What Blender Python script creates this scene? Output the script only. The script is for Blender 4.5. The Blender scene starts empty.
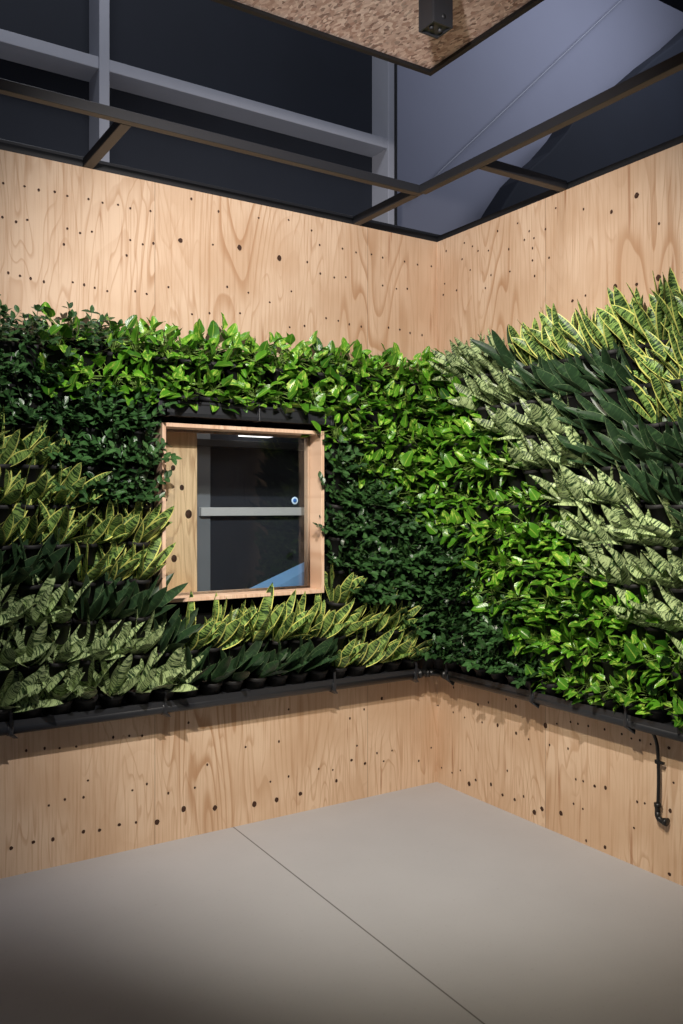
import bpy, bmesh, math, random
from math import sin, cos, pi, radians
from mathutils import Vector, Matrix
MARKS_WINDOW_WALL = '-2389,2988,5 -2301,2992,5 -2241,2988,5 -2172,2993,5 -2117,2986,5 -2022,2990,5 -1958,2986,5 -1886,2990,5 -1828,2985,5 -1730,2990,5 -1524,3087,5 -1381,3053,5 -2392,2841,5 -2336,2831,5 -2289,2848,5 -2117,2840,5 -2060,2830,5 -2007,2845,5 -2132,2767,5 -1828,2837,5 -1768,2827,5 -1716,2840,5 -1845,2763,5 -1580,2876,12 -1411,2884,5 -2368,2605,5 -2320,2599,5 -2275,2594,5 -2219,2588,5 -2093,2603,5 -2042,2599,5 -1994,2592,5 -1936,2585,5 -1804,2602,5 -1749,2597,5 -1641,2644,5 -1521,2529,5 -1429,2545,5 -1267,2893,12 -1159,3061,5 -985,3082,5 -847,3051,5 -797,2983,5 -653,2987,5 -565,2981,5 -463,2986,5 -387,2980,5 -235,2982,5 -143,2978,5 -42,2984,5 -1040,2875,12 -873,2881,5 -793,2832,5 -706,2824,5 -632,2836,5 -387,2825,5 -293,2820,5 -216,2830,5 -969,2714,5 -1217,2674,5 -1096,2641,5 -1334,2687,5 -1263,2565,5 -979,2527,5 -890,2544,5 -757,2600,5 -680,2595,5 -609,2584,5 -531,2581,5 -347,2596,5 -269,2593,5 -196,2582,5 -110,2579,5 -2294,534,5 -2216,532,5 -2151,523,5 -2077,519,5 -1909,536,5 -1833,532,5 -1771,523,5 -1539,553,5 -1441,334,5 -2198,277,5 -2128,291,5 -2045,285,5 -2025,357,5 -1818,276,5 -1748,293,5 -2357,122,8 -2264,129,8 -2180,123,8 -2045,129,8 -1972,122,8 -1880,128,8 -1801,123,5 -1698,104,12 -1564,141,12 -1400,115,12 -1642,231,5 -1506,233,5 -985,547,5 -1042,388,5 -1233,389,5 -605,449,5 -512,486,5 -393,532,8 -559,294,5 -323,231,5 -380,181,5 -595,221,8 -506,189,8 -803,208,5 -715,188,5 -985,199,5 -1092,190,5 -692,126,8 -915,97,12 -1055,91,12 -1184,93,12 -426,233,5 -44,205,5 -134,143,5 3,443,5'
MARKS_HOSE_WALL = '-1397,2978,12 -1258,2945,8 -1094,3005,5 -919,3061,5 -1514,2821,5 -657,3059,5 -508,3058,5 -739,2996,5 -705,2960,5 -851,2976,5 -241,3064,5 -309,3028,5 -354,2991,5 -437,2972,5 -762,2904,5 -84,3058,5 -592,2941,5 -222,2978,5 -762,2842,5 -875,2828,5 -71,2874,5 -58,2813,5 -175,2814,5 -413,2776,5 -600,2823,5 -777,2760,5 -457,2836,5 -290,2902,5 -772,2952,5 -1279,2597,12 -1397,2583,8 -1511,2588,12 -1026,2585,8 -1106,2594,5 -149,574,5 -11,445,5 -146,433,5 -244,424,5 -354,517,8 -437,545,5 -573,587,5 -644,564,8 -387,427,5 -508,437,8 -646,425,8 -736,414,5 -851,509,12 -926,534,5 -1014,561,5 -1060,562,5 -1123,565,5 -1219,570,5 -1316,570,5 -1369,562,5 -1414,564,5 -878,419,5 -998,429,5 -44,93,5 -136,89,5 -207,120,5 -281,65,12 -336,100,8 -457,109,8 -581,214,5 -545,78,8 -635,79,8 -700,114,5 -775,55,12 -828,88,12 -953,103,12 -1047,294,5 -1092,297,5 -1161,293,8 -1224,302,8 -1033,173,5 -1090,165,5 -1110,21,5 -1222,28,8 -1566,27,8 -1570,299,8 -1509,287,5 -1440,293,5 -1400,288,5 -1586,423,5 -1564,566,8 -1471,560,5 -1383,167,5'
# ------------------------------------------------------------------ helpers
C = bpy.context.scene.collection
SC = bpy.context.scene
rnd = random.Random(7)

def link(name, me, parent=None, mats=()):
    o = bpy.data.objects.new(name, me); C.objects.link(o)
    for m in mats: me.materials.append(m)
    if parent: o.parent = parent
    return o
def tag(o, label=None, cat=None, group=None, kind=None):
    for k, v in (('label', label), ('category', cat), ('group', group), ('kind', kind)):
        if v: o[k] = v
    return o
def empty(name, loc=(0, 0, 0), rz=0):
    o = bpy.data.objects.new(name, None); C.objects.link(o)
    o.location = loc; o.rotation_euler.z = rz; o.empty_display_size = .05
    return o

class MB:
    """collects shapes into one mesh"""
    def __init__(s): s.v = []; s.f = []; s.mi = []; s.sm = []; s.uv = {}
    def add(s, vs, fs, mi=0, smooth=False):
        b = len(s.v); s.v += [tuple(p) for p in vs]
        for f in fs: s.f.append([i + b for i in f]); s.mi.append(mi); s.sm.append(smooth)
    def box(s, x0, x1, y0, y1, z0, z1, mi=0, M=None):
        vs = [Vector((x, y, z)) for x in (x0, x1) for y in (y0, y1) for z in (z0, z1)]
        if M: vs = [M @ p for p in vs]
        s.add(vs, [(0,1,3,2), (4,6,7,5), (0,4,5,1), (2,3,7,6), (0,2,6,4), (1,5,7,3)], mi)
    def tube(s, pts, r, n=12, mi=0, caps=True, smooth=True):
        pts = [Vector(p) for p in pts]; rs = r if isinstance(r, (list, tuple)) else [r] * len(pts)
        d0 = (pts[1] - pts[0]).normalized()
        a = d0.orthogonal().normalized(); rings = []; vs = []
        for i, p in enumerate(pts):
            d = (pts[min(i + 1, len(pts) - 1)] - pts[max(i - 1, 0)]).normalized()
            a = (a - d * a.dot(d)).normalized(); b = d.cross(a)
            for k in range(n):
                t = 2 * pi * k / n
                vs.append(p + (a * cos(t) + b * sin(t)) * rs[i])
        fs = [(i*n+k, i*n+(k+1) % n, (i+1)*n+(k+1) % n, (i+1)*n+k) for i in range(len(pts)-1) for k in range(n)]
        if caps: fs += [tuple(range(n))[::-1], tuple((len(pts)-1)*n + k for k in range(n))]
        s.add(vs, fs, mi, smooth)
    def lathe(s, prof, n=20, M=None, mi=0, smooth=True):
        vs = []
        for r, z in prof:
            for k in range(n):
                t = 2 * pi * k / n; p = Vector((r * cos(t), r * sin(t), z)); vs.append(M @ p if M else p)
        fs = [(i*n+k, i*n+(k+1) % n, (i+1)*n+(k+1) % n, (i+1)*n+k) for i in range(len(prof)-1) for k in range(n)]
        s.add(vs, fs, mi, smooth)
    def prism(s, poly, y0, y1, mi=0):
        """poly in x,z; extruded along y"""
        n = len(poly)
        vs = [(x, y0, z) for x, z in poly] + [(x, y1, z) for x, z in poly]
        s.add(vs, [tuple(range(n)), tuple(range(2*n-1, n-1, -1))] + [(i, i+n, (i+1) % n + n, (i+1) % n) for i in range(n)], mi)
    def mesh(s, name):
        me = bpy.data.meshes.new(name); me.from_pydata(s.v, [], s.f); me.update()
        me.polygons.foreach_set('material_index', s.mi); me.polygons.foreach_set('use_smooth', s.sm)
        return me
    def build(s, name, mats, parent=None, bevel=0, normals=True):
        me = s.mesh(name)
        if normals:
            bm = bmesh.new(); bm.from_mesh(me); bmesh.ops.recalc_face_normals(bm, faces=bm.faces); bm.to_mesh(me); bm.free()
        o = link(name, me, parent, mats if isinstance(mats, (list, tuple)) else (mats,))
        if bevel:
            m = o.modifiers.new('bevel', 'BEVEL'); m.width = bevel; m.segments = 2; m.limit_method = 'ANGLE'
        return o

# ------------------------------------------------------------------ materials
def srgb(r, g, b):
    f = lambda c: (c/255/12.92) if c/255 <= .04045 else ((c/255+.055)/1.055)**2.4
    return (f(r), f(g), f(b), 1)
class NT:
    def __init__(s, name):
        s.m = bpy.data.materials.new(name); s.m.use_nodes = True; s.t = s.m.node_tree; s.n = s.t.nodes
        s.b = s.n['Principled BSDF']
    def node(s, typ, **kw):
        n = s.n.new(typ)
        for k, v in kw.items():
            if k.startswith('i_'):
                key = k[2:]; n.inputs[int(key) if key.isdigit() else key.replace('_', ' ')].default_value = v
            else: setattr(n, k, v)
        return n
    def l(s, a, b): s.t.links.new(a, b)
    def math(s, op, a, b=None, c=None, clamp=False):
        n = s.n.new('ShaderNodeMath'); n.operation = op; n.use_clamp = clamp
        for i, x in enumerate((a, b, c)):
            if x is None: continue
            if isinstance(x, (int, float)): n.inputs[i].default_value = x
            else: s.l(x, n.inputs[i])
        return n.outputs[0]
    def mix(s, fac, a, b, mode='MIX'):
        n = s.n.new('ShaderNodeMix'); n.data_type = 'RGBA'; n.blend_type = mode
        for sock, x in ((n.inputs[0], fac), (n.inputs[6], a), (n.inputs[7], b)):
            if isinstance(x, (int, float, tuple)): sock.default_value = x
            else: s.l(x, sock)
        return n.outputs[2]
    def step(s, x, a, b, lo=0., hi=1.):
        n = s.n.new('ShaderNodeMapRange'); n.interpolation_type = 'SMOOTHSTEP'
        s.l(x, n.inputs[0])
        for i, v in zip((1, 2, 3, 4), (a, b, lo, hi)): n.inputs[i].default_value = v
        return n.outputs[0]
    def comb(s, x, y, z):
        n = s.n.new('ShaderNodeCombineXYZ')
        for i, v in enumerate((x, y, z)):
            if isinstance(v, (int, float)): n.inputs[i].default_value = v
            else: s.l(v, n.inputs[i])
        return n.outputs[0]
    def noise(s, vec, scale, detail=2, rough=.5, dist=0):
        n = s.node('ShaderNodeTexNoise', i_Scale=scale, i_Detail=detail, i_Roughness=rough, i_Distortion=dist)
        s.l(vec, n.inputs['Vector']); return n.outputs[0]
    def bump(s, h, strength=.3, dist=.01):
        n = s.node('ShaderNodeBump', i_Strength=strength, i_Distance=dist); s.l(h, n.inputs['Height']); s.l(n.outputs[0], s.b.inputs['Normal'])
    def col(s, c):
        if isinstance(c, tuple): s.b.inputs['Base Color'].default_value = c
        else: s.l(c, s.b.inputs['Base Color'])
    def rough(s, r, spec=None):
        s.b.inputs['Roughness'].default_value = r
        if spec is not None: s.b.inputs['Specular IOR Level'].default_value = spec

def plain(name, c, rough=.5, metal=0, var=.12, scale=12, spec=.5):
    t = NT(name); co = t.node('ShaderNodeTexCoord').outputs['Object']
    n = t.noise(co, scale, 4, .6)
    dark = tuple(x * (1 - var) for x in c[:3]) + (1,); lite = tuple(min(1, x * (1 + var)) for x in c[:3]) + (1,)
    t.col(t.mix(n, dark, lite)); t.rough(rough, spec); t.b.inputs['Metallic'].default_value = metal
    t.bump(n, .08, .004)
    return t.m

def plywood(name, axis, seam0, width=1.22, base=srgb(206, 174, 143), pale=srgb(222, 194, 165), line=srgb(168, 122, 82)):
    """spruce plywood, grain upright; axis = which object axis runs along the wall"""
    t = NT(name); co = t.node('ShaderNodeTexCoord').outputs['Object']
    sp = t.node('ShaderNodeSeparateXYZ'); t.l(co, sp.inputs[0])
    u = sp.outputs[axis]; z = sp.outputs[2]
    pu = t.math('DIVIDE', t.math('SUBTRACT', u, seam0), width)
    idx = t.math('FLOOR', pu); off = t.math('MULTIPLY', idx, 7.31)
    # growth-ring contours of a slow field stretched upright
    f = t.noise(t.comb(t.math('ADD', t.math('MULTIPLY', u, 2.6), off), t.math('MULTIPLY', z, .42), off), 1.0, 2.2, .45, .25)
    rings = t.math('FRACT', t.math('MULTIPLY', f, 24))
    ln = t.math('MULTIPLY', t.step(rings, .55, .93), t.step(rings, .94, 1.0, 1, 0))
    bold = t.step(t.noise(t.comb(t.math('MULTIPLY', u, 1.9), t.math('MULTIPLY', z, .5), t.math('ADD', off, 9.)), 1., 1), .42, .66, .08, .7)
    fib = t.noise(t.comb(t.math('MULTIPLY', u, 95), t.math('MULTIPLY', z, 2.6), off), 1, 3, .6)
    blot = t.noise(t.comb(t.math('MULTIPLY', u, 3), t.math('MULTIPLY', z, 2), off), 1, 3, .5)
    c = t.mix(t.step(blot, .35, .65), base, pale)
    c = t.mix(t.step(fib, .45, .75, 0, .38), c, line)
    c = t.mix(t.math('MULTIPLY', ln, bold), c, line)
    f2 = t.noise(t.comb(t.math('ADD', t.math('MULTIPLY', u, 5.5), off), t.math('MULTIPLY', z, .8), t.math('ADD', off, 4.)), 1.0, 2, .45, .3)
    r2 = t.math('FRACT', t.math('MULTIPLY', f2, 15))
    l2 = t.math('MULTIPLY', t.step(r2, .72, .93), t.step(r2, .93, 1.0, 1, 0))
    c = t.mix(t.math('MULTIPLY', l2, t.step(blot, .42, .6, 0, .4)), c, line)
    streak = t.noise(t.comb(t.math('MULTIPLY', u, 26), t.math('MULTIPLY', z, 1.8), t.math('ADD', off, 3.)), 1, 2, .5)
    c = t.mix(t.step(streak, .64, .76, 0, .6), c, srgb(150, 96, 56))
    fr = t.math('FRACT', pu); edge = t.math('MINIMUM', fr, t.math('SUBTRACT', 1, fr))
    c = t.mix(t.step(edge, .0008, .002, .45, 0), c, srgb(70, 44, 26))
    t.col(c); t.rough(.62, .3); t.bump(fib, .12, .003)
    return t.m

def snake_mat(name, dark, light, margin, mw, lo, hi, amt=1.0, rough=.46, mfade=.06):
    t = NT(name); uvn = t.node('ShaderNodeUVMap').outputs[0]
    sp = t.node('ShaderNodeSeparateXYZ'); t.l(uvn, sp.inputs[0]); u, v = sp.outputs[0], sp.outputs[1]
    at = t.node('ShaderNodeAttribute', attribute_name='leaf_random').outputs['Fac']
    wob = t.noise(t.comb(t.math('MULTIPLY', u, 2.2), t.math('MULTIPLY', v, 7), t.math('MULTIPLY', at, 50)), 1, 3, .6)
    b = t.noise(t.comb(t.math('MULTIPLY', u, .7), t.math('ADD', t.math('MULTIPLY', v, 38), t.math('MULTIPLY', wob, 3.2)), t.math('MULTIPLY', at, 90)), 1, 3, .65)
    band = t.step(b, lo, hi, 0, amt)
    c = t.mix(band, dark, light)
    bright = t.math('ADD', .75, t.math('MULTIPLY', at, .5))
    c = t.mix(1.0, c, t.comb(bright, bright, bright), 'MULTIPLY')
    a = t.math('ABSOLUTE', t.math('SUBTRACT', t.math('MULTIPLY', u, 2), 1))
    a = t.math('ADD', a, t.math('MULTIPLY', t.math('SUBTRACT', wob, .5), .12))
    m = t.step(a, 1 - mw - mfade, 1 - mw)
    c = t.mix(m, c, margin)
    t.col(c); t.rough(rough, .5); t.bump(b, .1, .002)
    return t.m

def leaf_mat(name, dark, mid, splash, amt, rough=.3, vein=.35):
    t = NT(name); uvn = t.node('ShaderNodeUVMap').outputs[0]
    sp = t.node('ShaderNodeSeparateXYZ'); t.l(uvn, sp.inputs[0]); u, v = sp.outputs[0], sp.outputs[1]
    at = t.node('ShaderNodeAttribute', attribute_name='leaf_random').outputs['Fac']
    oi = t.node('ShaderNodeObjectInfo').outputs['Random']
    c = t.mix(t.math('MULTIPLY', t.math('ADD', at, oi), .5), dark, mid)
    n = t.noise(t.comb(t.math('MULTIPLY', u, 5), t.math('MULTIPLY', v, 2.5), t.math('MULTIPLY', at, 60)), 1, 4, .6)
    c = t.mix(t.math('MULTIPLY', t.step(n, .5, .62, 0, amt), t.step(at, .25, .7)), c, splash)
    a = t.math('ABSOLUTE', t.math('SUBTRACT', t.math('MULTIPLY', u, 2), 1))
    c = t.mix(t.step(a, .03, .10, vein, 0), c, splash)
    side = t.math('SINE', t.math('MULTIPLY', t.math('SUBTRACT', v, t.math('MULTIPLY', a, .25)), 55))
    t.col(c); t.rough(rough, .5); t.bump(side, .12, .002)
    return t.m

M = {}
M['ply_w'] = plywood('window_wall_plywood', 0, -1.708)
M['ply_h'] = plywood('hose_wall_plywood', 1, -.85)
M['knot'] = plain('dark_knot', srgb(62, 36, 20), .8)
M['frame_wood'] = plywood('window_frame_wood', 0, -9.3, 6, srgb(222, 186, 158), srgb(234, 204, 178), srgb(186, 134, 98))
M['black'] = plain('black_plastic', srgb(20, 21, 22), .42, var=.25)
M['pipe'] = plain('dark_grey_pipe', srgb(40, 42, 46), .42, var=.15)
M['felt'] = plain('black_felt_panel', srgb(14, 15, 15), .95, scale=60, spec=.15)
M['pot'] = plain('dark_plastic_pot', srgb(19, 19, 20), .65, var=.3, scale=30)
M['soil'] = plain('peat_soil', srgb(38, 26, 18), .95, var=.5, scale=150)
M['steel_dark'] = plain('black_painted_steel', srgb(32, 33, 37), .45, var=.1, scale=30)
M['steel_cap'] = plain('black_edge_trim', srgb(22, 23, 26), .6, var=.1)
M['steel_grey'] = plain('grey_painted_steel', srgb(172, 174, 184), .55, var=.06)
M['navy'] = plain('dark_navy_cladding', srgb(30, 35, 46), .8, var=.2, scale=3)
M['black_fabric'] = plain('dark_slate_fabric', srgb(26, 31, 42), .85, var=.2, scale=2.5)
M['hall_white'] = plain('pale_blue_grey_plaster', srgb(150, 152, 168), .85, var=.06, scale=1.2)
M['white'] = plain('white_painted_metal', srgb(205, 206, 208), .5, var=.05)
M['grey_stile'] = plain('grey_door_stile', srgb(120, 124, 130), .5, var=.1)
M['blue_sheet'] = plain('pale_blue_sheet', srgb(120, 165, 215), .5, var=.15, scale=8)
M['sticker'] = plain('blue_sticker', srgb(30, 95, 175), .4)
M['sticker_ring'] = plain('pale_sticker_ring', srgb(170, 205, 235), .4)
M['stem'] = plain('pale_green_stem', srgb(120, 150, 70), .5)
M['stem_dark'] = plain('dark_green_stem', srgb(62, 84, 50), .5)

M['A'] = leaf_mat('bright_pothos_leaf', srgb(28, 72, 18), srgb(104, 172, 42), srgb(206, 228, 104), .65)
M['B'] = leaf_mat('deep_green_small_leaf', srgb(20, 46, 22), srgb(66, 108, 56), srgb(124, 156, 104), .25, .3, .2)
M['snake_yellow'] = snake_mat('yellow_edged_snake_leaf', srgb(32, 60, 28), srgb(140, 172, 90), srgb(220, 222, 120), .15, .44, .56)
M['snake_dark'] = snake_mat('plain_dark_snake_leaf', srgb(38, 62, 38), srgb(72, 104, 62), srgb(118, 140, 98), .03, .5, .7, .7, .45, .04)
M['snake_pale'] = snake_mat('pale_banded_snake_leaf', srgb(40, 66, 36), srgb(186, 206, 146), srgb(84, 112, 64), .03, .44, .53, 1., .42, .05)

# floor: pale grey screed with one dark joint
t = NT('grey_floor_board'); co = t.node('ShaderNodeTexCoord').outputs['Object']
sp = t.node('ShaderNodeSeparateXYZ'); t.l(co, sp.inputs[0])
n1 = t.noise(co, 1.4, 5, .6); n2 = t.noise(co, 60, 2, .5)
c = t.mix(n1, srgb(172, 173, 177), srgb(190, 191, 195))
c = t.mix(t.step(n2, .6, .8, 0, .12), c, srgb(120, 116, 112))
jn = t.math('ABSOLUTE', t.math('ADD', sp.outputs[0], t.math('MULTIPLY_ADD', sp.outputs[1], -.032, 1.30)))
c = t.mix(t.step(jn, .0022, .0045, .7, 0), c, srgb(60, 56, 54))
t.col(c); t.rough(.6, .35); t.bump(n2, .05, .002); M['floor'] = t.m

# pressed wood-chip ceiling board
t = NT('pressed_chip_board'); co = t.node('ShaderNodeTexCoord').outputs['Object']
vo = t.node('ShaderNodeTexVoronoi', i_Scale=85.0); 
mp = t.node('ShaderNodeMapping'); mp.inputs['Scale'].default_value = (1, .55, 1); t.l(co, mp.inputs[0])
dn = t.node('ShaderNodeTexNoise', i_Scale=40.0); t.l(mp.outputs[0], dn.inputs['Vector'])
mx = t.node('ShaderNodeVectorMath', operation='MULTIPLY_ADD'); t.l(dn.outputs['Color'], mx.inputs[0]); mx.inputs[1].default_value = (.02, .02, .02); t.l(mp.outputs[0], mx.inputs[2])
t.l(mx.outputs[0], vo.inputs['Vector'])
sc = t.node('ShaderNodeSeparateColor'); t.l(vo.outputs['Color'], sc.inputs[0])
c = t.mix(sc.outputs[0], srgb(196, 160, 146), srgb(250, 228, 216))
c = t.mix(t.step(sc.outputs[1], .8, .9, 0, .7), c, srgb(128, 98, 88))
t.col(c); t.rough(.8, .2); t.bump(sc.outputs[2], .4, .004); M['chip'] = t.m

# clear pane: see-through with a clear-coat reflection
t = NT('clear_window_glass'); tr = t.node('ShaderNodeBsdfTransparent'); tr.inputs[0].default_value = (.93, .96, .97, 1)
gl = t.node('ShaderNodeBsdfGlossy', i_Roughness=.02); fr = t.node('ShaderNodeFresnel', i_IOR=1.5); ms = t.node('ShaderNodeMixShader')
t.l(fr.outputs[0], ms.inputs[0]); t.l(tr.outputs[0], ms.inputs[1]); t.l(gl.outputs[0], ms.inputs[2])
t.l(ms.outputs[0], t.n['Material Output'].inputs[0]); M['glass'] = t.m

def emit(name, c, s):
    t = NT(name); t.col(c); t.b.inputs['Emission Color'].default_value = c; t.b.inputs['Emission Strength'].default_value = s; return t.m
M['lamp'] = emit('lit_lamp_diffuser', (1, .96, .9, 1), 2.0)

# ------------------------------------------------------------------ setting
H = 3.13
WX0, WX1, WZ0, WZ1 = -1.719, -.844, 1.153, 1.985      # window opening
def marks(mb, data, axis):
    for w in data.split():
        u, z, r = (float(a) / 1000 for a in w.split(','))
        if r < .006: r = .0058
        elif r < .01: r = .0085
        else: r = .0125
        n = 10; k = rnd.uniform(.8, 1.25)
        for rr, d in ((r, .0012),):
            vs = []
            for i in range(n):
                a = 2 * pi * i / n
                p = (u + rr * cos(a) * rnd.uniform(.85, 1.1), z + rr * k * sin(a) * rnd.uniform(.9, 1.15))
                vs.append((p[0], -d, p[1]) if axis == 0 else (-d, p[0], p[1]))
            mb.add(vs, [tuple(range(n))], 1)
b = MB()
for x0, x1, z0, z1 in ((-4.6, WX0, 0, H), (WX1, .05, 0, H), (WX0, WX1, 0, WZ0), (WX0, WX1, WZ1, H)): b.box(x0, x1, 0, .05, z0, z1)
marks(b, MARKS_WINDOW_WALL, 0)
tag(b.build('wall_back', (M['ply_w'], M['knot']), normals=False), kind='structure')
b = MB(); b.box(0, .05, -5.2, 0, 0, H); marks(b, MARKS_HOSE_WALL, 1)
tag(b.build('wall_right', (M['ply_h'], M['knot']), normals=False), kind='structure')
b = MB(); b.box(-6.5, 9, -7, 6.2, -.1, 0); tag(b.build('floor', M['floor']), kind='structure')
# steel edge strips along the tops of the plywood walls
b = MB(); b.box(-4.6, .05, .004, .055, H, H + .035); tag(b.build('trim_1', M['steel_cap']), kind='structure')
b = MB(); b.box(.004, .055, -5.2, .004, H, H + .035); tag(b.build('trim_2', M['steel_cap']), kind='structure')
b = MB(); b.box(.432, .447, .99, 1.2, 0, 9); tag(b.build('trim_3', M['steel_cap']), kind='structure')
# ledge beam just behind the window wall's top
b = MB(); b.box(-4.6, .45, .35, .42, 3.22, 3.32); tag(b.build('ledge_beam', M['steel_dark'], bevel=.004), 'dark steel beam running behind the top edge of the window wall', 'beam')
# hall shell
b = MB(); b.box(-6, .43, 1.2, 1.35, 0, 9); tag(b.build('wall_hall_dark', M['navy']), kind='structure')
b = MB(); b.box(.43, 14, 3.0, 3.2, 0, 11); tag(b.build('wall_hall_pale', M['hall_white']), kind='structure')

# ------------------------------------------------------------------ hall frame behind the wall
fr = empty('facade_frame', (0, 1.1, 0)); tag(fr, 'grey steel frame of posts and a cross beam on the dark hall wall', 'steel frame')
def fbox(name, x0, x1, y0, y1, z0, z1, mat):
    b = MB(); b.box(x0, x1, y0 - 1.1, y1 - 1.1, z0, z1); return b.build(name, mat, fr, bevel=.003)
fbox('post', -1.665, -1.605, 1.0, 1.2, 0, 8, M['steel_grey'])
fbox('post', .375, .43, 1.0, 1.2, 0, 8, M['steel_grey'])
fbox('cross_beam', -4.6, -1.665, 1.01, 1.2, 4.11, 4.18, M['steel_grey'])
fbox('cross_beam', -1.605, .375, 1.01, 1.2, 4.11, 4.18, M['steel_grey'])
b = MB(); b.box(.45, .56, 2.9, 2.998, 0, 10); tag(b.build('pilaster', M['steel_grey'], bevel=.004), 'pale upright strip where the pale hall wall meets the dark wall', 'pilaster')
# black inner ceiling frame with brackets to the wall tops
cf = empty('ceiling_frame', (-.56, -.54, 3.13)); tag(cf, 'black steel ceiling frame hung inside the two plywood walls, bracketed to their tops', 'steel frame')
def cbox(name, x0, x1, y0, y1, z0=3.13, z1=3.172, mat='steel_dark'):
    b = MB(); b.box(x0 + .56, x1 + .56, y0 + .54, y1 + .54, z0 - 3.13, z1 - 3.13); return b.build(name, M[mat], cf, bevel=.003)
cbox('beam', -4.6, -.545, -.565, -.525)
cbox('beam', -.57, -.53, -5.2, -.565)
for x in (-2.025, -.565): cbox('bracket', x - .0225, x + .0225, -.525, .0)
for y in (-.97,): cbox('bracket', -.53, .0, y - .0225, y + .0225)
for y in (-3.4,): cbox('bracket', -.53, .0, y - .0225, y + .0225)

# chip board ceiling panel with black rim
cp = empty('ceiling_panel', (-.68, -.787, 3.6)); tag(cp, 'suspended brown chipboard ceiling panel with a thin black rim', 'ceiling panel')
CX, CY, CZ = -.68, -.787, 3.6
b = MB(); b.box(-4.4, -.012, -5, -.012, .004, .05); b.build('chip_board', M['chip'], cp)
b = MB(); b.box(-4.4, .012, -.012, .012, -.012, .06); b.box(-.012, .012, -5, -.012, -.012, .06); b.build('rim', M['steel_cap'], cp)
# steel hanger post poking down from the panel
hp = empty('hanger_post', (-1.165, -1.425, 3.6)); tag(hp, 'short grey square steel post hanging under the chipboard ceiling panel', 'post')
b = MB()
b.box(-.045, .045, -.045, -.037, -.25, 0); b.box(-.045, .045, .037, .045, -.25, 0); b.box(-.045, -.037, -.037, .037, -.25, 0); b.box(.037, .045, -.037, .037, -.25, 0)
b.build('tube', M['steel_dark'], hp, bevel=.002)
b = MB(); b.box(-.037, .037, -.037, .037, -.243, -.233); b.build('end_plate', M['steel_dark'], hp)
for dx, dy in ((-.02, 0), (.02, 0)):
    b = MB(); b.lathe([(0, -.252), (.008, -.252), (.009, -.243)], 8, Matrix.Translation((dx, dy, 0))); b.build('bolt', M['steel_cap'], hp)
for z in (-.22, -.12):
    b = MB(); b.tube([(0, -.048, z), (0, -.044, z)], .009, 10); b.build('bolt', M['steel_cap'], hp)

# dark curved fabric roof in the hall, in front of the pale wall
poly = [(2.45, 4.0), (2.64, 4.45), (2.74, 4.59), (2.92, 4.83), (3.10, 5.0), (3.33, 5.19), (3.58, 5.45), (3.81, 5.75), (4.44, 6.14), (4.98, 6.60), (5.44, 6.95), (5.91, 7.36), (7.5, 8.6), (9, 9.3), (9, 2.0), (2.2, 2.0), (2.25, 3.4)]
sm = []
b = MB(); b.prism(poly, 2.3, 2.6)
tag(b.build('fabric_canopy', M['black_fabric'], bevel=.02), 'dark slate curved canopy shape rising in front of the pale hall wall', 'canopy')
b = MB(); b.box(1.2, 8, -.75, -.18, 5.0, 5.3); tag(b.build('overhead_beam', M['black_fabric'], bevel=.01), 'dark overhead beam cutting the upper corner above the hose wall', 'beam')
# raised pale strip standing in for the bright slanting streak on the hall wall
b = MB(); b.tube([(2.1, 2.93, 4.68), (2.48, 2.93, 5.06), (4.0, 2.93, 6.5), (5.26, 2.93, 7.69), (6.5, 2.93, 8.9)], .008, 6)
tag(b.build('slanting_cable', M['steel_grey']), 'thin pale cable slanting across the pale hall wall', 'cable')

# ------------------------------------------------------------------ window
b = MB()
fy0, fy1 = -.125, .05; th = .018
b.box(WX0, WX0 + th, fy0, fy1, WZ0, WZ1)
b.box(WX1 - th, WX1, fy0, fy1, WZ0, WZ1)
b.box(WX0 + th, WX1 - th, fy0, fy1, WZ1 - th, WZ1)
b.box(WX0 + th, WX1 - th, fy0, fy1, WZ0, WZ0 + th)
wf = b.build('window_1', M['frame_wood'], bevel=.0015); tag(wf, kind='structure')
b = MB(); b.box(WX0 + th, WX1 - th, -.012, -.006, WZ0 + th, WZ1 - th); b.build('glass_pane', M['glass'], wf)
b = MB()
for (x0, x1, z0, z1) in ((WX0+th, WX0+th+.012, WZ0+th, WZ1-th), (WX1-th-.012, WX1-th, WZ0+th, WZ1-th), (WX0+th, WX1-th, WZ0+th, WZ0+th+.012), (WX0+th, WX1-th, WZ1-th-.012, WZ1-th)):
    b.box(x0, x1, -.006, .008, z0, z1)
b.build('glazing_bead', M['frame_wood'], wf)
# sticker on the glass
b = MB(); T = Matrix.Translation((-.955, -.0125, 1.628)) @ Matrix.Rotation(pi/2, 4, 'X')
b.lathe([(.0001, .0012), (.011, .0012), (.0112, 0)], 24, T, 0); b.lathe([(.0112, .0012), (.019, .001), (.0195, 0)], 24, T, 1)
tag(b.build('round_sticker', (M['sticker'], M['sticker_ring'])), 'small round blue sticker with a pale ring on the window glass', 'sticker')
# knotty board just behind the pane
M['board'] = plywood('knotty_board', 0, -9.1, 6, srgb(226, 186, 140), srgb(240, 206, 164), srgb(150, 96, 54))
b = MB(); b.box(WX0 + .02, -1.47, .055, .08, 0, 2.1)
bd = tag(b.build('knotty_board', M['board'], bevel=.001), 'knotty pale pine board standing behind the window glass', 'board')
for x, z, r in ((-1.595, 1.785, .011), (-1.55, 1.69, .011), (-1.59, 1.345, .014), (-1.515, 1.56, .017), (-1.63, 1.63, .005)):
    b = MB(); b.lathe([(.0001, .0015), (r, .0014), (r * 1.05, 0)], 12, Matrix.Translation((x, .055, z)) @ Matrix.Rotation(pi/2, 4, 'X') @ Matrix.Scale(1.25, 4, (0, 1, 0))); b.build('knot', M['knot'], bd)

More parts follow.
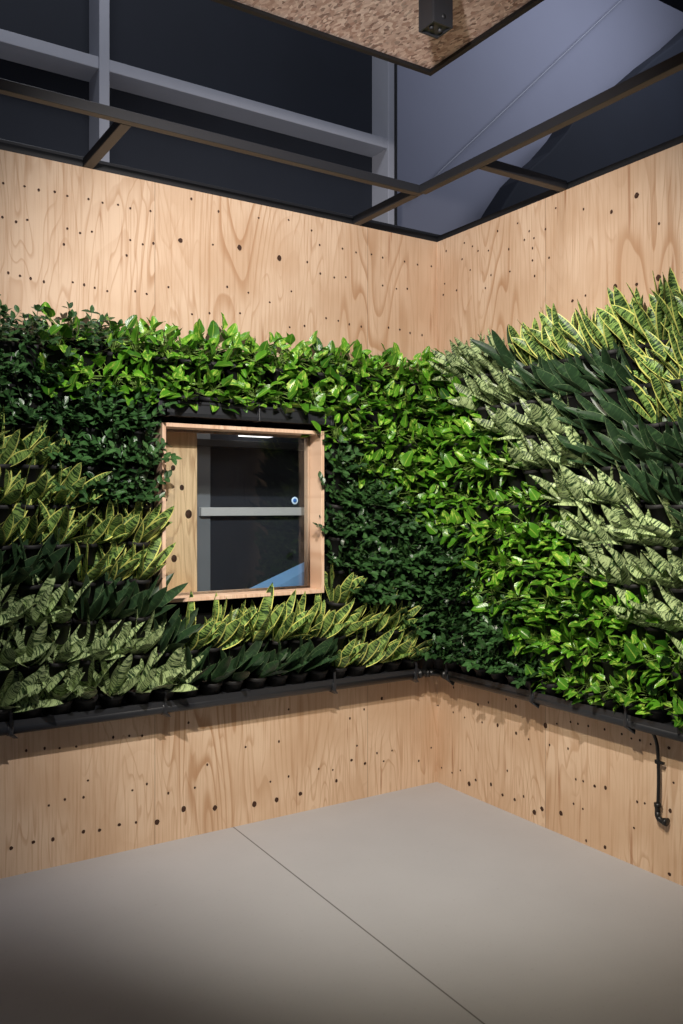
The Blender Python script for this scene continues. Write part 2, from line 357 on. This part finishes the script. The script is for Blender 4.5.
# glazed hall door seen through the window
dr = empty('glazed_door', (-.8, .5, 0)); tag(dr, 'dark glazed door with grey stile and white mid rail seen through the window', 'door')
def dbox(name, x0, x1, y0, y1, z0, z1, mat):
    b = MB(); b.box(x0 + .8, x1 + .8, y0 - .5, y1 - .5, z0, z1); return b.build(name, M[mat], dr, bevel=.002)
dbox('stile', -1.36, -1.19, .52, .57, .02, 2.4, 'grey_stile')
dbox('stile', -.52, -.44, .52, .57, .02, 2.4, 'grey_stile')
dbox('mid_rail', -1.26, -.30, .485, .519, 1.545, 1.592, 'white')
dbox('door_panel', -1.19, -.52, .54, .555, .02, 2.4, 'navy')
dbox('top_rail', -1.36, -.44, .50, .57, 1.93, 1.97, 'steel_dark')
b = MB(); b.box(-1.03, -.84, .44, .50, 1.992, 2.02); tag(b.build('light_strip', M['lamp'], bevel=.002), 'short white light strip seen through the top of the window', 'light')
b = MB(); b.add([(-1.0, .42, 1.14), (-.50, .42, 1.12), (-.50, .42, 1.33), (-1.0, .30, 1.10), (-.50, .30, 1.08), (-.50, .36, 1.31)], [(0,1,2), (3,5,4), (0,3,4,1), (1,4,5,2), (2,5,3,0)])  # blue wedge stands in for a bluish glass reflection; its stand is added
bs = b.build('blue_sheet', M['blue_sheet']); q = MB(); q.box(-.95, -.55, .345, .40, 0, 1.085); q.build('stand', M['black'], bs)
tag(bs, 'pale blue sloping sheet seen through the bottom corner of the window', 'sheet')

# ------------------------------------------------------------------ green wall carriers
ROW0, PITCH = .77, .169
def ring_boxes(mb, holes, x0, x1, z0, z1, y0, y1):
    hx0, hx1, hz0, hz1 = holes
    for a, b_, c, d in ((x0, hx0, z0, z1), (hx1, x1, z0, z1), (hx0, hx1, z0, hz0), (hx0, hx1, hz1, z1)): mb.box(a, b_, y0, y1, c, d)
gp = empty('planting_panel', (-1.3, 0, .6)); tag(gp, 'black planting panel with pot rails around the window, above the bare plywood', 'planting panel')
b = MB(); ring_boxes(b, (WX0 - .002, WX1 + .002, WZ0 - .002, WZ1 + .002), -2.66, -.002, .64, 2.36, -.022, -.002)
for v in b.v: pass
b.v = [(x + 1.3, y, z - .6) for x, y, z in b.v]; b.build('backing', M['felt'], gp)
for k in range(10):
    z = ROW0 + PITCH * k - .085
    segs = [(-2.66, -.03)] if not 2 <= k <= 7 else [(-2.66, WX0 - .01), (WX1 + .01, -.03)]
    for a, c in segs:
        b = MB(); b.box(a + 1.3, c + 1.3, -.045, -.022, z - .6, z - .56); b.build('pot_rail', M['black'], gp, bevel=.002)
gp2 = empty('planting_panel', (0, -.9, .6)); tag(gp2, 'black planting panel with pot rails on the wall where the hose hangs', 'planting panel')
b = MB(); b.box(-.022, -.002, -1.12, .875, .04, 1.76); b.build('backing', M['felt'], gp2)
for k in range(10):
    z = ROW0 + PITCH * k - .085 - .6
    b = MB(); b.box(-.045, -.022, -1.12, .85, z, z + .04); b.build('pot_rail', M['black'], gp2, bevel=.002)

# drain pipes with clamps
def drain(name, label, a, c, ry, joints, extra_end):
    """pipe runs along local x of an empty, standing off the wall by y"""
    r = empty(name, (0, 0, .672), ry); tag(r, label, 'drain pipe', 'black drain pipes under the planting')
    b = MB()
    # half-round gutter body: pipe with a raised rear lip
    b.tube([(a, -.125, 0), (c, -.125, 0)], .027, 18); b.box(a, c, -.118, -.03, .0, .03); b.box(a, c, -.15, -.142, .0, .034)
    b.build('pipe', M['pipe'], r)
    for j in joints:
        q = MB(); q.tube([(j - .011, -.125, 0), (j + .011, -.125, 0)], .0315, 18)
        q.box(j - .006, j + .006, -.157, -.151, -.02, .075)
        q.add([(j - .012, -.15, -.02), (j + .012, -.15, -.02), (j + .035, -.135, -.046), (j + .02, -.12, -.048), (j - .012, -.1, -.03), (j + .012, -.1, -.03)], [(0,1,2,3), (0,3,4), (1,5,2), (2,5,4,3), (0,4,5,1)])
        q.build('clamp', M['pipe'], r, bevel=.001)
    return r
drain('drain_pipe', 'black drain pipe with clamps under the plants below the window', -2.66, -.25, 0, (-2.39, -1.715, -.80, -.27), 0)
drain('drain_pipe', 'black drain pipe with clamps under the plants where the hose hangs', .25, 2.02, -pi/2, (.27, .90, 1.46), 0)
q = MB(); q.tube([(-.245, -.125, .672), (-.19, -.125, .672), (-.145, -.14, .672), (-.125, -.19, .672), (-.125, -.245, .672)], .019, 14)
for p0, p1 in (((-.235, -.125, .672), (-.215, -.125, .672)), ((-.125, -.215, .672), (-.125, -.235, .672)), ((-.185, -.127, .672), (-.165, -.135, .672))): q.tube([p0, p1], .025, 14)
tag(q.build('corner_pipe_joint', M['black']), 'black bent pipe joint linking the two drain pipes in the room corner', 'pipe joint')
# gutter above the window
g = empty('window_gutter', (-1.28, -.09, 2.02)); tag(g, 'black plastic gutter mounted right above the window frame', 'gutter')
b = MB(); prof = [(.0, .0), (-.055, -.004), (-.062, .012), (-.062, .05), (-.069, .056), (-.069, .066), (-.056, .066), (-.056, .016), (.0, .012)]
n = len(prof); L = .468
b.add([(-L, y, z) for y, z in prof] + [(L, y, z) for y, z in prof], [tuple(range(n)), tuple(range(2*n-1, n-1, -1))] + [(i, i+n, (i+1) % n + n, (i+1) % n) for i in range(n)])
b.box(-L, L, -.002, .068, .0, .07); b.build('channel', M['pipe'], g, bevel=.001)
for x, w in ((-L + .006, .010), (-L + .045, .007), (.045, .006), (L - .006, .010)):
    b = MB(); b.box(x - w, x + w, -.074, .0, -.008, .071); b.build('clip', M['pipe'], g, bevel=.003)

HOSE_Y = -1.515
# feed hose hanging on the right-hand wall
h = empty('feed_hose', (0, HOSE_Y, .26)); tag(h, 'thin black hose hanging from the drain pipe down the bare plywood', 'hose')
pts = []
for i in range(17):
    tt = i / 16; pts.append((-.03 - .085 * max(0, 1 - tt * 3) ** 2, .012 * sin(tt * pi) + .018 * (tt - .2), .40 * (1 - tt) + .035))
pts = [(x, -y, z) for x, y, z in pts]
b = MB(); b.tube(pts, .0075, 12); b.build('tube', M['black'], h)
b = MB(); b.tube([(-.03, -.012, .235), (-.03, -.012, .25)], .0115, 12); b.box(-.036, -.022, -.045, -.014, .237, .247); b.build('clip', M['black'], h, bevel=.001)
b = MB(); b.tube([(-.03, -.014, .062), (-.03, -.014, .03)], .0125, 14); b.tube([(-.03, -.014, .03), (-.03, -.014, .012), (-.03, -.02, .001), (-.03, -.036, -.004), (-.03, -.055, -.004)], .0125, 14)
b.tube([(-.03, -.045, -.004), (-.03, -.06, -.004)], .0165, 14); b.tube([(-.03, -.014, .05), (-.03, -.014, .066)], .0155, 14); b.tube([(-.03, -.045, -.004), (-.002, -.045, -.004)], .010, 12)
b.build('elbow_fitting', M['black'], h)

# ------------------------------------------------------------------ plants
class Foliage:
    def __init__(s): s.v = []; s.f = []; s.uv = []; s.r = []
    def blade(s, p, d, nrm, L, W, prof, ns=8, na=4, cup=.25, bend=0., twist=0., ripple=0., t0=0.):
        p = Vector(p); d = Vector(d).normalized(); nrm = Vector(nrm); nrm = (nrm - d * nrm.dot(d)).normalized()
        b0 = len(s.v); rv = rnd.random(); ph = rnd.random() * 6
        for i in range(ns + 1):
            t = i / ns; side = d.cross(nrm); w = prof(t) * W / 2
            for j in range(na + 1):
                u = j / na * 2 - 1
                q = p + side * (u * w) + nrm * (cup * abs(u) ** 1.4 * w + ripple * W * sin(t * 9 + ph + u) * abs(u))
                s.v.append(tuple(q)); s.uv.append((u * .5 + .5, t)); s.r.append(rv)
            p = p + d * (L / ns)
            R = Matrix.Rotation(-bend / ns, 3, side) @ Matrix.Rotation(twist / ns, 3, d)
            d = (R @ d).normalized(); nrm = (R @ nrm); nrm = (nrm - d * nrm.dot(d)).normalized()
        for i in range(ns):
            for j in range(na):
                a = b0 + i * (na + 1) + j; s.f.append((a, a + 1, a + na + 2, a + na + 1))
    def mesh(s, name, mat):
        me = bpy.data.meshes.new(name); me.from_pydata(s.v, [], s.f); me.update()
        uv = me.uv_layers.new(name='UVMap'); li = [0] * len(me.loops); me.loops.foreach_get('vertex_index', li)
        flat = []
        for k in li: flat += s.uv[k]
        uv.data.foreach_set('uv', flat)
        a = me.attributes.new('leaf_random', 'FLOAT', 'POINT'); a.data.foreach_set('value', s.r)
        me.polygons.foreach_set('use_smooth', [True] * len(me.polygons)); me.materials.append(mat)
        return me

def heart(t): return (min(1, (t / .3)) ** .55) * ((1 - t) ** .58) * 1.14 if t > 0 else .12
def ellip(t): return max(.06, sin(pi * min(1, t ** .85)) ** .75)
def sword(t): return (.5 + .5 * sin(min(t / .5, 1) * pi / 2)) if t < .5 else max(0., cos((t - .5) / .5 * pi / 2)) ** .72
def axis_dir(tilt, az, spread):
    """direction around the plant's axis; axis leans out of the wall (-y) by tilt"""
    A = Vector((0, -sin(tilt), cos(tilt))); X = Vector((1, 0, 0)); Y = A.cross(X)
    return (A * cos(spread) + (X * cos(az) + Y * sin(az)) * sin(spread)).normalized(), A
CEN = Vector((0, -.088, -.01))

def make_snake(kind, tilt, nleaf, L0, L1, W):
    f = Foliage(); az0 = rnd.random() * 6
    for i in range(nleaf):
        az = az0 + i * 2.4 + rnd.uniform(-.3, .3); inner = i / nleaf
        sp_ = rnd.uniform(.08, .32) + .42 * (1 - inner)
        d, A = axis_dir(tilt, az, sp_)
        out = (d - A * d.dot(A)).normalized()
        L = rnd.uniform(L0, L1) * (.72 + .34 * inner); base = CEN + out * (.012 + .012 * (1 - inner)) + Vector((0, 0, -.005))
        nrm = -out + Vector((rnd.uniform(-.5, .5), 0, rnd.uniform(-.2, .5)))
        # most blades turn their faces out to the room
        f.blade(base, d, (nrm * .55 + Vector((rnd.uniform(-.35, .35), -.9, .45))), L, W * rnd.uniform(.85, 1.15), sword, 10, 6, rnd.uniform(.25, .5), rnd.uniform(-.35, .35), rnd.uniform(-.7, .7), .03)
    return f.mesh(kind + '_leaves', M[kind]), None

def make_pothos():
    f = Foliage(); st = MB(); az0 = rnd.random() * 6
    for i in range(30):
        q = (i + .5) / 30; az = az0 + i * 2.4 + rnd.uniform(-.3, .3); sp_ = 1.45 * math.sqrt(q) + rnd.uniform(-.1, .1)
        d, A = axis_dir(radians(40), az, sp_)
        L = rnd.uniform(.075, .155) * (1 if d.z > 0 else .6)
        p0 = CEN + Vector((0, 0, .0)); mid = p0 + (A * .5 + d * .5) * L * .55 + Vector((0, 0, .012)); p1 = p0 + d * L
        st.tube([p0, mid, p1], [.0022, .0018, .0014], 5, caps=False)
        bd = (d * .55 + Vector((rnd.uniform(-.6, .6), rnd.uniform(-.45, .15), rnd.uniform(-.4, .75)))).normalized()
        nr = Vector((rnd.uniform(-.55, .55), -.55, .8)) + d * .25
        s_ = rnd.uniform(.045, .095)
        f.blade(p1, bd, nr, s_, s_ * rnd.uniform(.66, .86), heart, 7, 4, rnd.uniform(.15, .6), rnd.uniform(-.2, .8), rnd.uniform(-.3, .3), .04)
    return f.mesh('pothos_leaves', M['A']), st
def make_small():
    f = Foliage(); st = MB(); az0 = rnd.random() * 6
    for i in range(13):
        az = az0 + i * 2.4; d, A = axis_dir(radians(44), az, 1.4 * math.sqrt((i + .5) / 13) + rnd.uniform(-.1, .1))
        L = rnd.uniform(.11, .22); pts = []; p = CEN.copy(); dd = (A * .5 + d * .5).normalized()
        for k in range(6):
            pts.append(p.copy()); p = p + dd * L / 5; dd = (dd + d * .25 + Vector((0, 0, .05))).normalized()
        st.tube(pts, [.0024, .0022, .002, .0018, .0015, .001], 5, caps=False)
        for k in range(1, 6):
            for sgn in ((-1, 1) if k < 5 else (-1, 0, 1)):
                ax = (pts[min(k, 5)] - pts[k-1]).normalized(); sd = ax.cross(Vector((0, -.7, .7))).normalized()
                ld = (ax * rnd.uniform(.3, .9) + sd * sgn + Vector((rnd.uniform(-.3, .3), rnd.uniform(-.4, .2), rnd.uniform(-.3, .3)))).normalized()
                s_ = rnd.uniform(.032, .05)
                f.blade(pts[k], ld, Vector((rnd.uniform(-.6, .6), -.6, .8)), s_, s_ * rnd.uniform(.5, .62), ellip, 5, 2, rnd.uniform(.15, .4), rnd.uniform(-.2, .6))
    return f.mesh('small_leaves', M['B']), st

def stem_mesh(st, mat):
    me = st.mesh('stem'); me.materials.append(mat); return me
NV = 7
variants = {
 'A': [make_pothos() for _ in range(NV)],
 'B': [make_small() for _ in range(NV)],
 'C': [make_snake('snake_yellow', radians(30), 11, .19, .28, .050) for _ in range(NV)],
 'c': [make_snake('snake_yellow', radians(18), 11, .21, .29, .056) for _ in range(NV)],
 'D': [make_snake('snake_dark', radians(32), 11, .20, .29, .050) for _ in range(NV)],
 'E': [make_snake('snake_pale', radians(36), 12, .18, .27, .052) for _ in range(NV)]}
for k, m in (('A', M['stem']), ('B', M['stem_dark'])):
    variants[k] = [(a, stem_mesh(s, m)) for a, s in variants[k]]
# pot and soil, leaning out of the rail
b = MB(); PT = Matrix.Translation((0, -.085, -.1)) @ Matrix.Rotation(radians(12), 4, 'X')
b.lathe([(.0001, 0), (.036, 0), (.040, .004), (.049, .082), (.053, .083), (.055, .088), (.055, .100), (.052, .102), (.049, .100), (.047, .09)], 20, PT)
b.box(-.014, .014, -.05, -.024, -.05, -.02)
pot_me = b.mesh('pot'); pot_me.materials.append(M['pot'])
b = MB(); b.lathe([(.0001, .094), (.03, .092), (.0475, .086)], 16, PT); soil_me = b.mesh('soil'); soil_me.materials.append(M['soil'])

ROWS_W = ['AAAAAAAAAAAAAAAABABBB', 'AAAAAAAAAAAAAAAAAABBB', 'AAAAAA........BBBBBBB', 'AAAAAB........BBBBCCC', 'AAABBB........BBBCCCC',
          'ABBBBB........CCCCCCC', 'BBBBBB........CCCDDDD', 'BBBBBC........DDDEEEE', 'BBCCCCCCCCCCCDEEEEEEE', 'BCCCCCDDDDDDDEEEEEEEE']
ROWS_H = ['AAEEEDCCCCCCCCC', 'AAAEEEEDDDDDCCC', 'AAAAAEEEEDDDCCC', 'AAAAAAEEEEDDDDD', 'AAAAAAAAEEEEDDD', 'AAAAAAAAAEEEEED', 'BBBAAAAAAAEEEEE',
          'BBBBAAAAAAAAEEE', 'BBBBBBAAAAAAAAE', 'BBBBBBBAAAAAAAA']
NAMES = {'A': 'pothos_plant', 'B': 'small_leaved_plant', 'C': 'snake_plant', 'D': 'snake_plant', 'E': 'snake_plant'}
DESC = {'A': 'bright green pothos', 'B': 'dark small-leaved plant', 'C': 'yellow-edged snake plant', 'D': 'plain dark snake plant', 'E': 'pale banded snake plant'}
GRP = {'A': 'bright green pothos plants on the planted walls', 'B': 'dark small-leaved plants on the planted walls', 'C': 'yellow-edged snake plants on the planted walls',
       'D': 'plain dark snake plants on the planted walls', 'E': 'pale banded snake plants on the planted walls'}
ORD = 'first second third fourth fifth sixth seventh eighth ninth tenth eleventh twelfth thirteenth fourteenth fifteenth sixteenth seventeenth eighteenth nineteenth twentieth twenty-first'.split()
ROWN = ['top row', 'second row down', 'third row down', 'fourth row down', 'fifth row down', 'fifth row up', 'fourth row up', 'third row up', 'second row up', 'bottom row']
for wall, rows in (('window', ROWS_W), ('hose', ROWS_H)):
    for r, row in enumerate(rows):
        z = ROW0 + PITCH * (9 - r)
        for i, ch in enumerate(row):
            if ch == '.': continue
            u = -.16 - .119 * i + rnd.uniform(-.006, .006)
            key = 'c' if ch == 'C' and wall == 'hose' else ch
            leaves, stem = rnd.choice(variants[key])
            rz = 0 if wall == 'window' else -pi / 2
            p = empty(NAMES[ch], (u, 0, z) if wall == 'window' else (0, u, z), rz)
            tag(p, '%s, %s, %s from the room corner, %s wall' % (DESC[ch], ROWN[r], ORD[i], wall), 'plant', GRP[ch])
            po = link('pot', pot_me, p); so = link('soil', soil_me, po)
            lv = link('leaves', leaves, p)
            s = rnd.uniform(.92, 1.12) * (.8 if r == 9 and ch == 'A' else .86 if r == 0 and ch == 'B' else .74 if wall == 'hose' and r == 4 and i < 8 else 1)
            # turn the growth a little about the pot's upright
            a = rnd.uniform(-.45, .45); mx = -1 if rnd.random() < .5 else 1
            lean = (radians(11) if wall == 'window' else radians(-20 if key != 'c' else -6)) * (1 if key in 'CcDE' else .3) + rnd.uniform(-.1, .1)
            Mx = Matrix.Translation(CEN) @ Matrix.Rotation(lean, 4, 'Y') @ Matrix.Rotation(a, 4, 'Z') @ Matrix.Diagonal((s * mx, s, s, 1)) @ Matrix.Translation(-CEN)
            lv.matrix_local = Mx
            if stem: so2 = link('stems', stem, p); so2.matrix_local = Mx

# ------------------------------------------------------------------ lights and world
def spot(name, loc, tgt, W, size, blend, rad, col=(1, .93, .84)):
    l = bpy.data.lights.new(name, 'SPOT'); l.energy = W; l.spot_size = radians(size); l.spot_blend = blend; l.shadow_soft_size = rad; l.color = col
    o = bpy.data.objects.new(name, l); C.objects.link(o); o.location = loc
    o.rotation_euler = (Vector(tgt) - Vector(loc)).to_track_quat('-Z', 'Y').to_euler(); return o
spot('spot_key', (-2.2, -2.45, 3.06), (-.6, 0, 1.75), 325, 100, .75, .03, (1, .94, .9))
spot('spot_fill', (-2.7, -2.7, 3.0), (-.2, -.45, .5), 290, 66, .9, .05, (1, .88, .68))  # warm fill added to brighten and yellow the lower plywood
def area(name, loc, tgt, W, sx, sy, col):
    l = bpy.data.lights.new(name, 'AREA'); l.energy = W; l.shape = 'RECTANGLE'; l.size = sx; l.size_y = sy; l.color = col
    o = bpy.data.objects.new(name, l); C.objects.link(o); o.location = loc
    o.rotation_euler = (Vector(tgt) - Vector(loc)).to_track_quat('-Z', 'Y').to_euler(); return o
area('hall_light', (4.5, .4, 7.5), (4, 3, 5), 62, 2, 2, (.8, .85, 1))
area('facade_light', (-2, -1.2, 6.5), (-1, 1.2, 4.2), 45, 2, .5, (.9, .93, 1))
area('facade_uplight', (-1.5, .6, 2.3), (-1.5, .75, 6), 5, 4, .3, (.9, .93, 1))  # unseen lamp added to brighten the undersides of the cross beams
area('corridor_light', (-1.3, .3, 2.6), (-1.2, .4, 1), 3, .4, .2, (1, .95, .9))  # unseen dim lamp added to pick out the door rail and knotty board
w = bpy.data.worlds.new('hall'); SC.world = w; w.use_nodes = True
w.node_tree.nodes['Background'].inputs[0].default_value = (.55, .62, .8, 1); w.node_tree.nodes['Background'].inputs[1].default_value = .12

# ------------------------------------------------------------------ camera
cam = bpy.data.cameras.new('camera'); co_ = bpy.data.objects.new('camera', cam); C.objects.link(co_)
cam.sensor_fit = 'VERTICAL'; cam.sensor_height = 24; cam.lens = 24 * 862 / 1024; cam.shift_y = -6 / 1024; cam.clip_start = .05
co_.location = (-3.174, -3.903, 1.6)
yaw = radians(57.2 - 90)
co_.rotation_euler = (pi / 2, 0, yaw)
SC.camera = co_
vs = SC.view_settings; vs.view_transform = 'Standard'; vs.look = 'None'; vs.gamma = 1; vs.exposure = 0; vs.use_curve_mapping = False
SC.cycles.use_denoising = True; SC.cycles.max_bounces = 8; SC.cycles.transparent_max_bounces = 8
